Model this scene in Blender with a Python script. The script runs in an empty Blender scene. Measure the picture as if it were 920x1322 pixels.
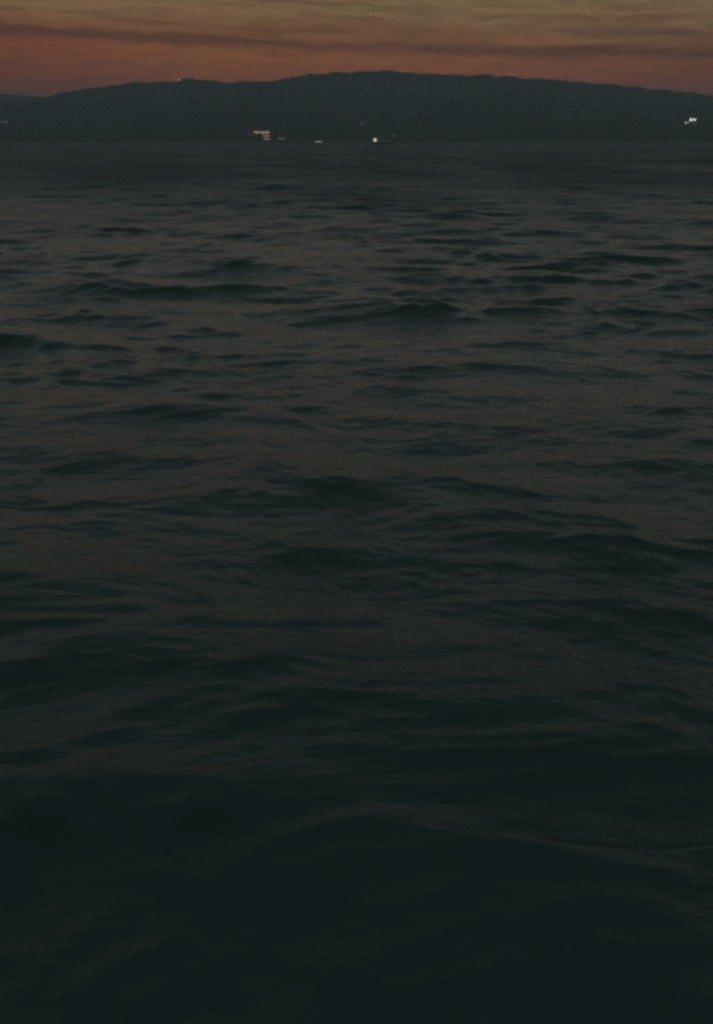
import bpy, bmesh, math, random
import numpy as np
from mathutils import Vector, Matrix

R = math.radians
S = bpy.context.scene
COL = S.collection
random.seed(7)

# ------------------------------------------------------------------ camera
W0, H0, FPX = 920.0, 1322.0, 1145.0
CAM_H = 3.0
PITCH = R(22.7)                                   # looking down at the water
cam_d = bpy.data.cameras.new('camera')
cam_d.sensor_fit = 'HORIZONTAL'; cam_d.sensor_width = 36.0
cam_d.lens = 36.0 * FPX / W0
cam_d.clip_start = 0.05; cam_d.clip_end = 40000
cam = bpy.data.objects.new('camera', cam_d); COL.objects.link(cam)
cam.location = (0, 0, CAM_H)
cam.rotation_euler = (R(90) - PITCH, 0, 0)
S.camera = cam
S.cycles.filter_width = 2.8
S.cycles.use_denoising = False                     # keep the grain of a low-light picture
S.cycles.sample_clamp_indirect = 1.0
S.cycles.volume_bounces = 0
S.cycles.max_bounces = 6

# ------------------------------------------------------------------ exposure
S.view_settings.view_transform = 'Standard'
S.view_settings.look = 'None'
S.view_settings.exposure = 0.0
S.view_settings.gamma = 1.0
S.view_settings.use_curve_mapping = False

# ------------------------------------------------------------------ world: sky after sunset
SUN_EL, SUN_AZ = R(1.0), R(-6.0)
wd = bpy.data.worlds.new('World'); S.world = wd
wd.use_nodes = True
nt = wd.node_tree; nt.nodes.clear()

class NB:
    """tiny helper to write node maths"""
    def __init__(s, tree): s.t = tree
    def new(s, kind): return s.t.nodes.new(kind)
    def link(s, a, b): s.t.links.new(a, b)
    def put(s, v, sock):
        if hasattr(v, 'is_linked') or isinstance(v, bpy.types.NodeSocket): s.link(v, sock)
        else: sock.default_value = v
    def m(s, op, a, b=None, c=None, clamp=False):
        n = s.new('ShaderNodeMath'); n.operation = op; n.use_clamp = clamp
        s.put(a, n.inputs[0])
        if b is not None: s.put(b, n.inputs[1])
        if c is not None: s.put(c, n.inputs[2])
        return n.outputs[0]
    def comb(s, x, y, z=0.0):
        n = s.new('ShaderNodeCombineXYZ')
        for v, k in zip((x, y, z), n.inputs): s.put(v, k)
        return n.outputs[0]
    def noise(s, vec, scale=1.0, detail=3.0, rough=0.5, dist=0.0):
        n = s.new('ShaderNodeTexNoise'); s.put(vec, n.inputs['Vector'])
        n.inputs['Scale'].default_value = scale; n.inputs['Detail'].default_value = detail
        n.inputs['Roughness'].default_value = rough; n.inputs['Distortion'].default_value = dist
        return n.outputs[0]
    def step(s, v, a, b, lo=0.0, hi=1.0):
        n = s.new('ShaderNodeMapRange'); n.interpolation_type = 'SMOOTHSTEP'
        s.put(v, n.inputs[0]); n.inputs[1].default_value = a; n.inputs[2].default_value = b
        n.inputs[3].default_value = lo; n.inputs[4].default_value = hi
        return n.outputs[0]
    def gauss(s, v, c, w):
        d = s.m('DIVIDE', s.m('SUBTRACT', v, c), w)
        return s.m('POWER', 2.718, s.m('MULTIPLY', s.m('MULTIPLY', d, d), -1.0))
    def ramp(s, v, stops, interp='LINEAR'):
        n = s.new('ShaderNodeValToRGB'); n.color_ramp.interpolation = interp
        e = n.color_ramp.elements
        while len(e) < len(stops): e.new(0.5)
        for k, (p, c) in zip(e, stops):
            k.position = p; k.color = (*c, 1)
        s.put(v, n.inputs[0]); return n.outputs[0]
    def mix(s, f, a, b, kind='MIX'):
        n = s.new('ShaderNodeMix'); n.data_type = 'RGBA'; n.blend_type = kind
        s.put(f, n.inputs[0]); s.put(a, n.inputs[6]); s.put(b, n.inputs[7])
        return n.outputs[2]

b = NB(nt)
tc = b.new('ShaderNodeTexCoord')
sep = b.new('ShaderNodeSeparateXYZ'); b.link(tc.outputs['Generated'], sep.inputs[0])
el = b.m('MULTIPLY', b.m('ARCSINE', sep.outputs[2]), 180 / math.pi)
az = b.m('MULTIPLY', b.m('ARCTAN2', sep.outputs[0], sep.outputs[1]), 180 / math.pi)
# cloud sheets dip a little towards the right
wob = b.m('MULTIPLY', b.m('SUBTRACT', b.noise(b.comb(b.m('MULTIPLY', az, 0.16), b.m('MULTIPLY', el, 0.9)), 1.0, 5.0, 0.6), 0.5), 1.0)
elt = b.m('ADD', b.m('ADD', el, b.m('MULTIPLY', az, 0.029)), wob)
LO = 90.0
stops = [(-2, (0.176, 0.040, 0.012)), (1.5, (0.259, 0.051, 0.013)), (2.8, (0.352, 0.071, 0.015)), (3.9, (0.403, 0.099, 0.021)),
         (4.9, (0.391, 0.116, 0.026)), (5.6, (0.346, 0.142, 0.044)), (6.3, (0.324, 0.174, 0.069)), (7.2, (0.324, 0.200, 0.078)),
         (10, (.245, .226, .194)), (15, (.265, .262, .248)), (22, (.225, .236, .230)), (32, (.160, .180, .180)), (50, (.102, .138, .144)), (88, (.118, .166, .178))]
base = b.ramp(b.m('DIVIDE', b.m('ADD', elt, 2.0), LO + 2.0), [((p + 2.0) / (LO + 2.0), c) for p, c in stops])
# long thin streaks of darker cloud
streak = b.noise(b.comb(b.m('MULTIPLY', az, 0.09), b.m('MULTIPLY', elt, 1.9), 3.1), 1.0, 4.0, 0.55, 0.25)
along = b.noise(b.comb(b.m('MULTIPLY', az, 0.16), 7.7, 1.0), 1.0, 2.0)
band = b.m('MULTIPLY', b.gauss(elt, 5.0, 0.33), b.step(along, 0.25, 0.5, 0.7, 1.0))
band2 = b.m('MULTIPLY', b.gauss(elt, 5.95, 0.42), b.step(along, 0.35, 0.65, 0.6, 0.1))
band3 = b.m('MULTIPLY', b.gauss(elt, 7.3, 0.5), 0.25)
dark = b.m('ADD', b.m('ADD', b.m('MULTIPLY', band, 1.0), b.m('MULTIPLY', band2, 0.62)), band3)
lowmask = b.step(el, 12.0, 40.0, 1.0, 0.35)
dark = b.m('ADD', dark, b.m('MULTIPLY', b.m('MULTIPLY', b.step(streak, 0.42, 0.68, 0.0, 0.50), lowmask), b.step(elt, 3.6, 5.4)), clamp=True)
fil = b.noise(b.comb(b.m('MULTIPLY', az, 0.35), b.m('MULTIPLY', elt, 3.4), 9.0), 1.0, 6.0, 0.65, 0.4)
patchy = b.noise(b.comb(b.m('MULTIPLY', az, 0.13), b.m('MULTIPLY', elt, 0.8), 4.0), 1.0, 3.0, 0.5, 0.5)
base = b.mix(b.m('MULTIPLY', b.step(patchy, 0.40, 0.62), b.m('MULTIPLY', b.step(elt, 4.5, 6.5), lowmask)), base, b.mix(1.0, base, (.98, .86, .84, 1), 'MULTIPLY'))
base = b.mix(b.m('MULTIPLY', b.step(fil, 0.42, 0.66), b.m('MULTIPLY', lowmask, 0.75)), base, b.mix(1.0, base, (.70, .62, .60, 1), 'MULTIPLY'))
c1 = b.mix(dark, base, b.mix(1.0, base, (.42, .34, .33, 1), 'MULTIPLY'))
# darker and redder towards the left, duskier pink at the far right
left = b.m('MULTIPLY', b.step(az, -6.0, -22.0), b.step(elt, 6.2, 3.8))
c2 = b.mix(left, c1, b.mix(1.0, c1, (.80, .56, .50, 1), 'MULTIPLY'))
right = b.m('MULTIPLY', b.step(az, 7.0, 22.0), b.step(elt, 6.0, 3.8))
c3 = b.mix(right, c2, b.mix(1.0, c2, (.74, .66, .78, 1), 'MULTIPLY'))
# the afterglow is only on this side of the sky
away = b.step(b.m('ABSOLUTE', az), 45.0, 130.0)
c4 = b.mix(b.m('MULTIPLY', away, b.step(el, 50.0, 5.0)), c3, (.055, .068, .078, 1))
bg = b.new('ShaderNodeBackground'); b.link(c4, bg.inputs[0]); bg.inputs[1].default_value = 1.0
sky = b.new('ShaderNodeTexSky'); sky.sky_type = 'NISHITA'; sky.sun_disc = False
sky.sun_elevation = R(-1.0); sky.sun_rotation = SUN_AZ
bg2 = b.new('ShaderNodeBackground'); b.link(sky.outputs[0], bg2.inputs[0]); bg2.inputs[1].default_value = 0.01
add = b.new('ShaderNodeAddShader'); b.link(bg.outputs[0], add.inputs[0]); b.link(bg2.outputs[0], add.inputs[1])
out = b.new('ShaderNodeOutputWorld'); b.link(add.outputs[0], out.inputs[0])

# ------------------------------------------------------------------ sun: already down behind the ridge, only a trace left
sl = bpy.data.lights.new('sun', 'SUN'); sl.energy = 0.05; sl.angle = R(1); sl.color = (1, .6, .4)
so = bpy.data.objects.new('sun', sl); COL.objects.link(so)
sd = Vector((math.sin(SUN_AZ) * math.cos(SUN_EL), math.cos(SUN_AZ) * math.cos(SUN_EL), math.sin(SUN_EL)))
so.rotation_euler = (-sd).to_track_quat('-Z', 'Y').to_euler()

# ------------------------------------------------------------------ helpers
def tag(o, label=None, cat=None, group=None, kind=None):
    if label: o['label'] = label
    if cat: o['category'] = cat
    if group: o['group'] = group
    if kind: o['kind'] = kind
    return o

def ray(px, py):
    """direction through a pixel of the 920x1322 photograph"""
    x = (px - W0 / 2) / FPX; y = (H0 / 2 - py) / FPX
    c, s = math.cos(PITCH), math.sin(PITCH)
    return Vector((x, c + y * s, -s + y * c)).normalized()

def az_el(px, py):
    d = ray(px, py)
    return math.degrees(math.atan2(d.x, d.y)), math.atan2(d.z, math.hypot(d.x, d.y))

def mesh_from(name, verts, faces, mat, smooth=False):
    me = bpy.data.meshes.new(name)
    verts = np.asarray(verts, np.float32); faces = np.asarray(faces, np.int32)
    n = faces.shape[1]
    me.vertices.add(len(verts)); me.vertices.foreach_set('co', verts.ravel())
    me.loops.add(faces.size); me.loops.foreach_set('vertex_index', faces.ravel())
    me.polygons.add(len(faces))
    me.polygons.foreach_set('loop_start', np.arange(0, faces.size, n, dtype=np.int32))
    me.polygons.foreach_set('use_smooth', np.full(len(faces), smooth))
    me.update(calc_edges=True); me.validate()
    me.materials.append(mat)
    o = bpy.data.objects.new(name, me); COL.objects.link(o)
    return o

def mat_new(name):
    m = bpy.data.materials.new(name); m.use_nodes = True
    m.node_tree.nodes.clear(); n = NB(m.node_tree)
    p = n.new('ShaderNodeBsdfPrincipled'); o = n.new('ShaderNodeOutputMaterial')
    n.link(p.outputs[0], o.inputs[0])
    return m, n, p, o

def mat_paint(name, col, rough=0.6, var=0.25, scale=1.5):
    m, n, p, o = mat_new(name)
    t = n.new('ShaderNodeTexCoord')
    f = n.noise(t.outputs['Object'], scale, 4.0)
    n.link(n.mix(f, (*[c * (1 - var) for c in col], 1), (*[min(1, c * (1 + var)) for c in col], 1)), p.inputs['Base Color'])
    p.inputs['Roughness'].default_value = rough
    return m

def mat_light(name, col, strength):
    m, n, p, o = mat_new(name)
    p.inputs['Base Color'].default_value = (*[c * .5 for c in col], 1)
    p.inputs['Emission Color'].default_value = (*col, 1)
    t = n.new('ShaderNodeTexCoord')
    f = n.noise(t.outputs['Object'], 0.5, 2.0)
    n.link(n.m('MULTIPLY', n.step(f, 0.3, 0.7, 0.6, 1.3), strength), p.inputs['Emission Strength'])
    return m

# ------------------------------------------------------------------ sea
def mat_sea():
    m, n, p, o = mat_new('sea_water')
    t = n.new('ShaderNodeTexCoord'); g = n.new('ShaderNodeNewGeometry')
    sp = n.new('ShaderNodeSeparateXYZ'); n.link(t.outputs['Object'], sp.inputs[0])
    p.inputs['Base Color'].default_value = (.022, .062, .048, 1)
    big = n.noise(n.comb(n.m('MULTIPLY', sp.outputs[0], 0.05), n.m('MULTIPLY', sp.outputs[1], 0.09)), 1.0, 3.0)
    n.link(n.mix(big, (.024, .064, .056, 1), (.038, .084, .074, 1)), p.inputs['Base Color'])
    p.inputs['IOR'].default_value = 1.333
    # capillary ripples, too fine for the mesh
    q = n.comb(n.m('MULTIPLY', sp.outputs[0], 0.62), sp.outputs[1], 0.0)
    r1 = n.noise(q, 9.0, 6.0, 0.62, 0.5)
    r2 = n.noise(n.comb(n.m('MULTIPLY', sp.outputs[0], 0.40), sp.outputs[1], 0.0), 2.0, 5.0, 0.6, 0.5)
    hgt = n.m('ADD', n.m('MULTIPLY', r1, 0.030), n.m('MULTIPLY', r2, 0.13))
    patch = n.step(n.noise(n.comb(n.m('MULTIPLY', sp.outputs[0], 0.22), n.m('MULTIPLY', sp.outputs[1], 0.3)), 1.0, 3.0), 0.35, 0.65, 0.65, 1.0)
    bp = n.new('ShaderNodeBump'); bp.inputs['Distance'].default_value = 1.0
    rad = n.m('POWER', n.m('ADD', n.m('POWER', sp.outputs[0], 2.0), n.m('POWER', sp.outputs[1], 2.0)), 0.5)
    n.link(n.m('MULTIPLY', patch, n.step(rad, 20.0, 160.0, 0.65, 0.25)), bp.inputs['Strength'])
    # chop too fine and too far for the mesh counts as surface roughness
    lg = n.m('LOGARITHM', n.m('ADD', rad, 1.0), 10.0)
    ro = n.step(lg, 1.15, 2.15, 0.05, 0.70)
    wind = n.step(n.noise(n.comb(n.m('MULTIPLY', sp.outputs[0], 0.06), n.m('MULTIPLY', sp.outputs[1], 0.03)), 1.0, 6.0, 0.65), 0.35, 0.65, 0.76, 1.12)
    n.link(n.m('MULTIPLY', ro, wind), p.inputs['Roughness'])
    n.link(hgt, bp.inputs['Height']); n.link(bp.outputs[0], p.inputs['Normal'])
    return m

def sea():
    fine = np.arange(-34, 34.01, 0.10)
    left = np.concatenate([np.arange(-180, -60, 6.0), np.arange(-60, -34, 1.0)])
    right = np.concatenate([np.arange(35, 60, 1.0), np.arange(60, 180, 6.0)])
    A = np.radians(np.concatenate([left, fine, right]))
    rs = [0.25]
    while rs[-1] < 9000:
        r = rs[-1]
        q = 0.03 if r < 1.2 else (0.0031 if r < 70 else (0.0045 if r < 260 else 0.02))
        rs.append(r * (1 + q))
    rr = np.array(rs)
    AA, RR = np.meshgrid(A, rr)
    X = RR * np.sin(AA); Y = RR * np.cos(AA)
    shape = X.shape
    dr = np.gradient(rr)[:, None]
    rng = np.random.default_rng(11)
    Z = np.zeros(shape); DX = np.zeros(shape); DY = np.zeros(shape)
    # slow patches of calmer and rougher water
    P = np.zeros(shape)
    for k in range(10):
        lam = rng.uniform(5, 22); th = rng.uniform(0, 2 * np.pi)
        P += np.sin(2 * np.pi / lam * (X * np.cos(th) * 0.6 + Y * np.sin(th)) + rng.uniform(0, 6.28))
    P = np.clip(1 + 0.09 * P, 0.65, 1.4)
    fade_all = 0.5 + 0.5 / (1 + (RR / 90.0) ** 2)
    WX = np.zeros(shape); WY = np.zeros(shape)
    for k in range(14):                                   # wander of the crests
        lam = rng.uniform(1.2, 7); th = rng.uniform(0, 2 * np.pi); p1, p2 = rng.uniform(0, 6.28, 2)
        q = 2 * np.pi / lam * (X * np.cos(th) + Y * np.sin(th))
        f_ = np.clip((lam / dr - 3) / 3, 0, 1)
        WX += 0.022 * lam * np.sin(q + p1) * f_; WY += 0.013 * lam * np.sin(q + p2) * f_
    for k in range(150):
        lam = float(np.exp(rng.uniform(np.log(0.14), np.log(4.5))))
        th = rng.normal(-0.10, 0.36 if lam > 0.8 else 0.48) + np.pi / 2
        kk = 2 * np.pi / lam
        slope = 0.0165 * float(np.interp(lam, [.16, .5, 1.2, 2.5, 5.5], [1.4, 1.6, 2.05, 1.75, .6]))
        amp = slope / kk
        ok = np.clip((lam / dr - 3.0) / 3.0, 0, 1)
        last = np.nonzero(ok[:, 0] > 0)[0]
        if not len(last): continue
        e = last[-1] + 1
        ph = kk * ((X[:e] + WX[:e]) * np.cos(th) + (Y[:e] + WY[:e]) * np.sin(th)) + rng.uniform(0, 6.28)
        a = amp * ok[:e] * P[:e] * fade_all[:e]
        s_, c_ = np.sin(ph), np.cos(ph)
        Z[:e] += a * c_
        DX[:e] -= 0.8 * a * s_ * np.cos(th); DY[:e] -= 0.8 * a * s_ * np.sin(th)
    X = X + DX; Y = Y + DY
    nr, na = shape
    idx = np.arange(nr * na).reshape(nr, na)
    nxt = np.roll(idx, -1, axis=1)
    f = np.stack([idx[:-1], idx[1:], nxt[1:], nxt[:-1]], -1).reshape(-1, 4)
    v = np.stack([X, Y, Z], -1).reshape(-1, 3)
    o = mesh_from('sea', v, f[:, ::-1], mat_sea(), True)
    # closing fan right under the viewer
    return tag(o, kind='structure')
sea_o = sea()

# ------------------------------------------------------------------ hills across the bay
RIDGE = [(-60, 140), (0, 133), (40, 127), (75, 122), (100, 117), (130, 111.5), (160, 108), (200, 105), (230, 103.5),
         (260, 103), (300, 106), (345, 105), (380, 99), (410, 95), (450, 92), (500, 91), (530, 93), (570, 96.5),
         (612, 96), (640, 98.5), (680, 100), (720, 104), (760, 107), (800, 110.5), (840, 114), (880, 119), (920, 124), (990, 133)]
ra, re_ = zip(*[az_el(x, y) for x, y in RIDGE])
SHORE, TOP, BACK = 2500.0, 4000.0, 5400.0
ra = (-75, -55, -38) + ra + (38, 55, 75)
re_ = (R(1.0), R(1.6), R(1.9)) + re_ + (R(2.0), R(1.5), R(1.0))
_rng = np.random.default_rng(5)
_w = [(l, _rng.uniform(0, 6.28), _rng.uniform(0, 6.28), _rng.uniform(0, 6.28)) for l in np.geomspace(40, 900, 26)]
def rough(x, y):
    z = np.zeros_like(x)
    for l, t, p1, p2 in _w:
        k = 2 * np.pi / l
        z += l * 0.011 * np.sin(k * (x * np.cos(t) + y * np.sin(t)) + p1 + 1.5 * np.sin(0.37 * k * (y * np.cos(t) - x * np.sin(t)) + p2))
    return z
def terrain(a_deg, r):
    a_deg = np.asarray(a_deg, float); r = np.asarray(r, float)
    e = np.interp(a_deg, ra, re_)
    H = np.tan(e) * TOP + CAM_H
    x, y = r * np.sin(np.radians(a_deg)), r * np.cos(np.radians(a_deg))
    sh = SHORE + 60 * np.sin(a_deg * 0.35 + 1) + 30 * np.sin(a_deg * 1.1)
    t = np.clip((r - sh) / (TOP - sh), -0.1, 1)
    up = np.where(t < 0, t * 0.4, np.clip(t, 0, 1) ** 1.15)
    dn = np.clip((BACK - r) / (BACK - TOP), 0, 1)
    prof = np.where(r < TOP, up, dn ** 1.2)
    bump = rough(x, y) * np.clip(t * 4, 0, 1) * (0.10 + 0.9 * np.clip(np.abs(r - TOP) / 500, 0, 1)) * np.clip(dn * 3, 0, 1)
    # keep relief below the line of sight to the ridge
    z = H * prof + bump * 0.6
    lim = (np.tan(e) * r + CAM_H) * np.where(r < TOP, 0.985 - 0.1 * np.clip((TOP - r) / 400, 0, 1), 10)
    z = np.where(t > 0.05, np.minimum(z, np.maximum(lim, 2)), z)
    return np.where(t < 0, z * 20, z) - np.where(r >= BACK, 6, 0)

def mat_hill():
    m, n, p, o = mat_new('wooded_hillside')
    t = n.new('ShaderNodeTexCoord')
    f1 = n.noise(t.outputs['Object'], 0.004, 5.0, 0.6)
    f2 = n.noise(t.outputs['Object'], 0.05, 3.0, 0.6)
    c = n.mix(n.step(f1, 0.35, 0.65), (.030, .042, .030, 1), (.055, .058, .040, 1))
    n.link(n.mix(n.m('MULTIPLY', f2, 0.6), c, (.018, .028, .022, 1)), p.inputs['Base Color'])
    p.inputs['Roughness'].default_value = 0.95
    p.inputs['Specular IOR Level'].default_value = 0.1
    return m
HILL = mat_hill()
def grid_terrain(name, fn, a0, a1, na, r):
    a = np.linspace(a0, a1, na); r = np.asarray(r)
    AA, RR = np.meshgrid(a, r)
    Z = fn(AA, RR)
    if name == 'hill':                                   # tree tops roughen the skyline
        rg = np.random.default_rng(3)
        Z = Z + np.where(Z > 8, rg.uniform(0, 5.0, Z.shape) * (1.0 + np.sin(AA * 1.3 + 2) * np.sin(AA * 3.1)) + 2.5 * np.sin(AA * 0.77) * np.sin(AA * 2.9 + 1.3), 0)
    X = RR * np.sin(np.radians(AA)); Y = RR * np.cos(np.radians(AA))
    nr = len(r); idx = np.arange(nr * na).reshape(nr, na)
    f = np.stack([idx[:-1, :-1], idx[:-1, 1:], idx[1:, 1:], idx[1:, :-1]], -1).reshape(-1, 4)
    return tag(mesh_from(name, np.stack([X, Y, Z], -1).reshape(-1, 3), f, HILL, True), kind='structure')
grid_terrain('hill', terrain, -75, 75, 1300, np.concatenate([np.linspace(2380, 3900, 100), np.linspace(3905, 4100, 24), np.linspace(4120, 5420, 26)]))
# a farther, lower range that shows past the left end of the ridge
FA = [(-200, 112), (-90, 113), (0, 117), (40, 121), (90, 124), (160, 130), (260, 150)]
fa, fe = zip(*[az_el(x, y) for x, y in FA])
fa = (-70, -45) + fa; fe = (R(1.5), R(2.6)) + fe
def far_fn(a, r):
    H = np.tan(np.interp(a, fa, fe)) * 6000 + CAM_H
    up = np.clip((r - 5450) / 550, 0, 1); dn = np.clip((6700 - r) / 700, 0, 1)
    x, y = r * np.sin(np.radians(a)), r * np.cos(np.radians(a))
    return np.where(r < 6000, H * up, H * dn) + rough(x, y) * 0.3 * np.clip(np.abs(r - 6000) / 300, 0, 1) * np.minimum(up, dn) * 3 - 4
grid_terrain('far_hill', far_fn, -70, -6, 300, np.linspace(5450, 6700, 36))

# ------------------------------------------------------------------ haze over the bay
def haze():
    bm = bmesh.new(); bmesh.ops.create_cube(bm, size=1.0)
    bmesh.ops.scale(bm, vec=(18600, 14000, 420), verts=bm.verts)
    bmesh.ops.translate(bm, vec=(0, 2900, 420 / 2 - 25), verts=bm.verts)
    me = bpy.data.meshes.new('haze'); bm.to_mesh(me); bm.free()
    m = bpy.data.materials.new('haze_air'); m.use_nodes = True; m.node_tree.nodes.clear()
    n = NB(m.node_tree)
    v = n.new('ShaderNodeVolumePrincipled'); o = n.new('ShaderNodeOutputMaterial')
    v.inputs['Color'].default_value = (.66, .82, .87, 1); v.inputs['Density'].default_value = 2.1e-4
    n.link(v.outputs[0], o.inputs['Volume'])
    me.materials.append(m)
    ob = bpy.data.objects.new('haze', me); COL.objects.link(ob)
    return tag(ob, 'thin dusk haze lying over the bay and hills', 'haze', kind='stuff')
haze()

# ------------------------------------------------------------------ things on the far shore
M_WALL = mat_paint('plaster_wall', (.42, .39, .35))
M_ROOF = mat_paint('tile_roof', (.16, .08, .06))
M_WOOD = mat_paint('painted_wood', (.12, .11, .10))
M_HULL = mat_paint('boat_paint', (.32, .31, .30), 0.4)
M_METAL = mat_paint('dark_metal', (.10, .10, .11), 0.4)
M_GLASS = mat_paint('dark_glass', (.03, .035, .04), 0.1)

def bm_obj(name, bm, mat, parent):
    me = bpy.data.meshes.new(name); bmesh.ops.recalc_face_normals(bm, faces=bm.faces)
    bm.to_mesh(me); bm.free(); me.materials.append(mat)
    o = bpy.data.objects.new(name, me); COL.objects.link(o); o.parent = parent
    return o
def box(bm, c, s, bev=0.0):
    r = bmesh.ops.create_cube(bm, size=1.0); v = r['verts']
    bmesh.ops.scale(bm, vec=s, verts=v); bmesh.ops.translate(bm, vec=c, verts=v)
    if bev: bmesh.ops.bevel(bm, geom=list({e for x in v for e in x.link_edges}), offset=bev, segments=1, affect='EDGES')
def prism(bm, L, D, z0, h, over=0.6):
    x, y = L / 2 + over, D / 2 + over
    vs = [bm.verts.new(p) for p in ((-x, -y, z0), (x, -y, z0), (x, y, z0), (-x, y, z0), (-x * .86, 0, z0 + h), (x * .86, 0, z0 + h))]
    for f in ((0, 1, 5, 4), (2, 3, 4, 5), (0, 4, 3), (1, 2, 5), (3, 2, 1, 0)): bm.faces.new([vs[i] for i in f])
def cyl(bm, p0, p1, r, seg=10, r2=None):
    p0, p1 = Vector(p0), Vector(p1); d = p1 - p0
    M = Matrix.Translation((p0 + p1) / 2) @ d.to_track_quat('Z', 'Y').to_matrix().to_4x4()
    bmesh.ops.create_cone(bm, cap_ends=True, segments=seg, radius1=r, radius2=r if r2 is None else r2, depth=d.length, matrix=M)
def ball(bm, p, r, seg=12):
    bmesh.ops.create_uvsphere(bm, u_segments=seg, v_segments=seg // 2, radius=r, matrix=Matrix.Translation(p))

def empty(name, loc, rz=0.0):
    o = bpy.data.objects.new(name, None); COL.objects.link(o)
    o.location = loc; o.rotation_euler = (0, 0, rz); o.empty_display_size = 5
    return o

def on_hill(px, py):
    """where the line of sight meets the hillside"""
    d = ray(px, py); a = math.degrees(math.atan2(d.x, d.y)); hz = math.hypot(d.x, d.y); r = 2400.0
    while r < 4100:
        if float(terrain(a, r)) > CAM_H + d.z / hz * r: break
        r += 3.0
    r = min(r, 4010.0)
    return Vector((r * math.sin(R(a)), r * math.cos(R(a)), float(terrain(a, r)))), r

LIT_MIX = {}
def lit_house(px, py, L, Hh, D, wins, light, label, group=None, storeys=1, lamp=None, roof_h=None, dark_from=None, name='lit_house'):
    """px, py: foot of the facade; wins: windows along the front of each storey"""
    p, r = on_hill(px, py)
    if r > 3900: p.z = CAM_H + ray(px, py).z / math.hypot(ray(px, py).x, ray(px, py).y) * r - 1.0   # on the crest, among the tree tops
    t = tag(empty(name, p - Vector((0, 0, 1.0)), -math.atan2(p.x, p.y)), label, 'building', group)
    bm = bmesh.new(); box(bm, (0, D / 2, Hh / 2), (L, D, Hh)); bm_obj('wall', bm, M_WALL, t)
    bm = bmesh.new(); prism(bm, L, D, Hh, roof_h or Hh * .35); bmesh.ops.translate(bm, vec=(0, D / 2, .01), verts=bm.verts)
    rf = bm_obj('roof', bm, M_ROOF, t)
    bm = bmesh.new(); box(bm, (L * .3, D * .6, Hh + (roof_h or Hh * .35) * .8), (1.0, 1.0, 2.4)); bm_obj('chimney', bm, M_WALL, rf)
    sh = (Hh - .8) / storeys
    for s in range(storeys):
        w = L / wins
        for k in range(wins):
            cx = -L / 2 + (k + .5) * w; cz = .8 + (s + .5) * sh
            bm = bmesh.new()
            ww, wh = w * .74, sh * .66
            for (ox, oz, sx, sz) in ((0, wh / 2, ww + .3, .16), (0, -wh / 2, ww + .3, .16), (-ww / 2, 0, .16, wh), (ww / 2, 0, .16, wh), (0, 0, .1, wh - .2)):
                box(bm, (cx + ox, -.12 - (.02 if ox == 0 and oz == 0 else 0), cz + oz), (sx, .2, sz))
            wo = bm_obj('window', bm, M_WOOD, t)
            bm = bmesh.new(); box(bm, (cx, -.05, cz), (ww - .2, .08, wh - .2))
            dim = dark_from is not None and random.random() < dark_from
            bm_obj('pane', bm, M_GLASS if dim else LIT_MIX.get(light.name, [light])[(k * 2 + s * 3 + k // 3) % len(LIT_MIX.get(light.name, [light]))], wo)
    bm = bmesh.new(); box(bm, (L / 2 + .06, D * .4, 1.5), (.1, 1.3, 2.4)); bm_obj('door', bm, M_WOOD, t)
    if lamp:
        mat, rad, x, z = lamp
        bm = bmesh.new(); cyl(bm, (x, -.9, 0), (x, -.9, z - rad), .12); lp = bm_obj('lamp_post', bm, M_METAL, t)
        bm = bmesh.new(); ball(bm, (x, -.9, z), rad); bm_obj('lamp_globe', bm, mat, lp)
    return t

L_WHITE = mat_light('white_lamp_light', (1.0, .95, .85), 1.6)
L_CREAM = mat_light('cream_window_light', (1.0, .72, .44), .60)
L_ORANGE = mat_light('orange_window_light', (1.0, .50, .30), .36)
L_DIM = mat_light('dim_window_light', (1.0, .75, .6), .10)
L_FAINT = mat_light('faint_window_light', (.9, .95, 1.0), .045)

LIT_MIX[L_CREAM.name] = [L_CREAM, mat_light('pale_window_light', (1, .86, .66), .40), mat_light('amber_window_light', (1, .60, .30), .75)]
LIT_MIX[L_ORANGE.name] = [L_ORANGE, mat_light('red_window_light', (1, .40, .26), .26), mat_light('pink_window_light', (1, .66, .56), .42)]
G = 'lit houses along the far shore'
lit_house(337.5, 174, 44, 12, 14, 6, L_CREAM, 'long hotel with a row of bright cream windows at the foot of the hill', G, 1, name='lit_hotel')
lit_house(344.5, 181, 17, 15, 12, 3, L_ORANGE, 'house glowing orange just below the long cream-lit hotel by the water', G, 2, roof_h=3)
lit_house(363, 181, 18, 9, 10, 3, L_DIM, 'faint pinkish lit house just right of the orange-lit house on the shore', G, 1)
lit_house(320, 177, 20, 9, 10, 3, L_FAINT, 'barely lit house just left of the long cream-lit hotel', G, 1)
lit_house(467, 162, 12, 12, 10, 2, L_FAINT, 'very faint lit house alone on the slope above the boat with the brightest lamp', G, 2)
GR = 'pair of white lit houses on the right hillside'
lit_house(893.5, 157, 20, 12, 10, 2, L_WHITE, 'brightest white-lit house high on the right hillside, upper of the close pair', GR, 1)
lit_house(886, 161, 14, 11, 9, 2, mat_light('soft_white_light', (1, .95, .9), .75), 'smaller white-lit house on the right hillside, lower left of the close pair', GR, 1)
lit_house(895, 162.5, 14, 8, 9, 2, L_DIM, 'dim reddish lit house right under the upper white-lit house on the right hillside', GR, 1)
RIDGE_LIGHT = mat_light('ridge_light', (1, .62, .40), 1.5)
lit_house(230.5, 104.6, 11, 6, 7, 2, RIDGE_LIGHT, 'small house with a pinkish lamp standing on the left crest of the ridge', None, 1, lamp=(RIDGE_LIGHT, 2.4, 2.0, 9.0))
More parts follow.
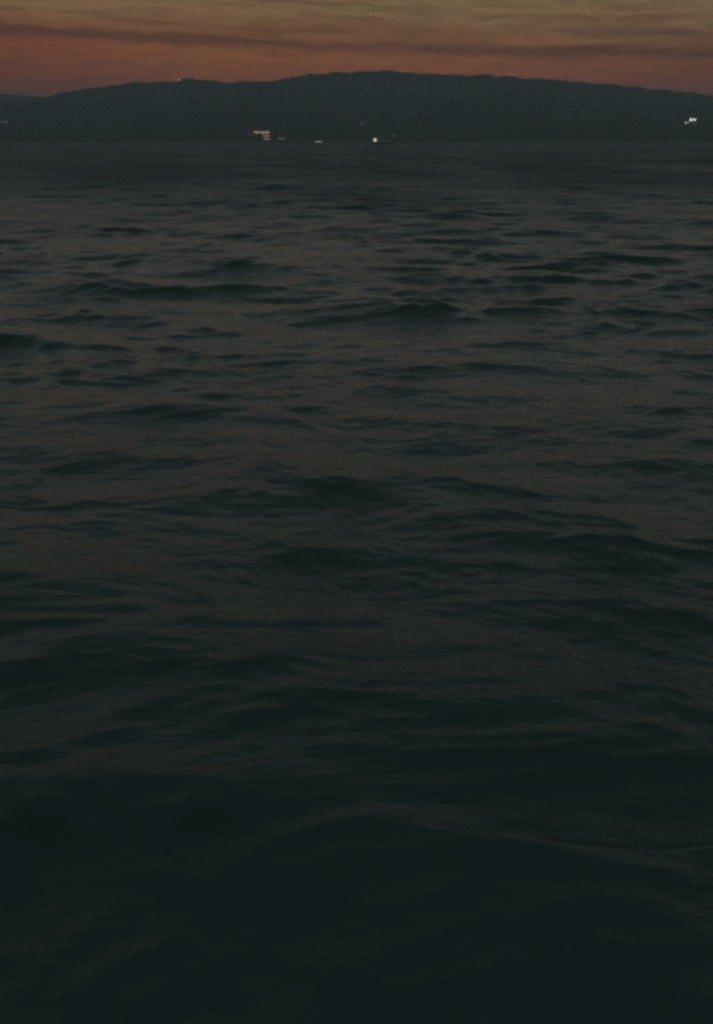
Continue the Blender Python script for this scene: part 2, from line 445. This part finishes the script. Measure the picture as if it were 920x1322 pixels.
lit_house(6, 160, 22, 12, 10, 3, L_FAINT, 'faint grey-lit house low on the hill at the left end of the shore', None, 1)

# ------------------------------------------------------------------ boats
def hull_bm(L, B, D):
    bm = bmesh.new(); rows = []
    n = 14
    for i in range(n + 1):
        t = i / n; x = -L / 2 + L * t
        wid = B / 2 * (1 - max(0, (t - .45) / .55) ** 2.2) * (.86 + .14 * min(1, t * 4))
        wid = max(wid, .04); sheer = D * (1 + .45 * max(0, t - .4) ** 1.5)
        keel = -.5 * D * (1 - max(0, (t - .75) / .25) ** 2)
        rows.append([bm.verts.new(p) for p in ((x, -wid, sheer), (x, -wid * .85, D * .25), (x, 0, keel), (x, wid * .85, D * .25), (x, wid, sheer))])
    for a, c in zip(rows, rows[1:]):
        for k in range(4): bm.faces.new((a[k], a[k + 1], c[k + 1], c[k]))
        bm.faces.new((a[4], a[0], c[0], c[4]))
    bm.faces.new(rows[0]); bm.faces.new(rows[-1][::-1])
    return bm

def boat(px, py, L, label, light, cab=(-.3, .05), cab_h=3.0, panes=4, lamp=None, mast=None, name='motor_boat', group='boats with lights off the far shore'):
    d = ray(px, py); hz = math.hypot(d.x, d.y); r = CAM_H * hz / -d.z
    p = Vector((d.x / hz * r, d.y / hz * r, 0))
    t = tag(empty(name, p, -math.atan2(p.x, p.y)), label, 'boat', group)
    B, D = L * .24, L * .075 + .3
    bm_obj('hull', hull_bm(L, B, D), M_HULL, t)
    x0, x1 = cab[0] * L, cab[1] * L; cl = x1 - x0; cx = (x0 + x1) / 2
    bm = bmesh.new(); box(bm, (cx, 0, D + cab_h / 2 - .1), (cl, B * .62, cab_h), .15); cb = bm_obj('cabin', bm, M_HULL, t)
    bm = bmesh.new(); box(bm, (cx, 0, D + cab_h + .03), (cl * 1.08, B * .7, .2)); bm_obj('cabin_roof', bm, M_WOOD, cb)
    for k in range(panes):
        w = cl / panes; bm = bmesh.new()
        box(bm, (x0 + (k + .5) * w, 0, D + cab_h * .6), (w * .78, B * .62 + .12, cab_h * .5)); bm_obj('cabin_window', bm, light, cb)
    bm = bmesh.new()
    path = []
    for k in range(-6, 7):
        x = L * (.46 - .07 * abs(k)); y = B * .40 * k / 6 * (1.35 - .35 * abs(k) / 6)
        path.append((x, y, D + 1.15))
    for k, (a, c) in enumerate(zip(path, path[1:])): cyl(bm, a, c, .05, 6)
    for a in path[::2]: cyl(bm, (a[0], a[1], D), a, .04, 6)
    bm_obj('railing', bm, M_METAL, t)
    if mast:
        mx, mh, mm = mast
        bm = bmesh.new(); cyl(bm, (mx, 0, D), (mx, 0, D + mh), .14, 8, .07); ms = bm_obj('mast', bm, M_METAL, t)
        bm = bmesh.new(); ball(bm, (mx, 0, D + mh + .3), .55); bm_obj('mast_light', bm, mm, ms)
    if lamp:
        lx, lz, rad, mm = lamp
        bm = bmesh.new(); cyl(bm, (lx, -B * .4, D), (lx, -B * .4, D + lz), .1); lp = bm_obj('lamp_post', bm, M_METAL, t)
        bm = bmesh.new(); ball(bm, (lx, -B * .4, D + lz), rad); bm_obj('lamp', bm, mm, lp)
    return t
boat(495, 186, 24, 'long boat carrying the brightest yellowish white lamp at its left end', mat_light('faint_boat_light', (1, .85, .8), .012), (-.34, .30), 3.2, 7,
     lamp=(-9.2, 2.2, 1.7, mat_light('deck_lamp_light', (.95, 1, .66), .62)), mast=(10.0, 6.0, mat_light('mast_lamp_light', (.9, 1, .9), .2)), name='ferry_boat')
boat(412, 185.2, 11, 'small white lit boat between the glowing hotel and the boat with the brightest lamp',
     mat_light('boat_window_light', (1, .93, .88), .42), (-.42, .34), 2.3, 5)
boat(430, 184.6, 6, 'tiny dim boat just right of the small white lit boat', L_DIM, (-.3, .1), 1.4, 2)
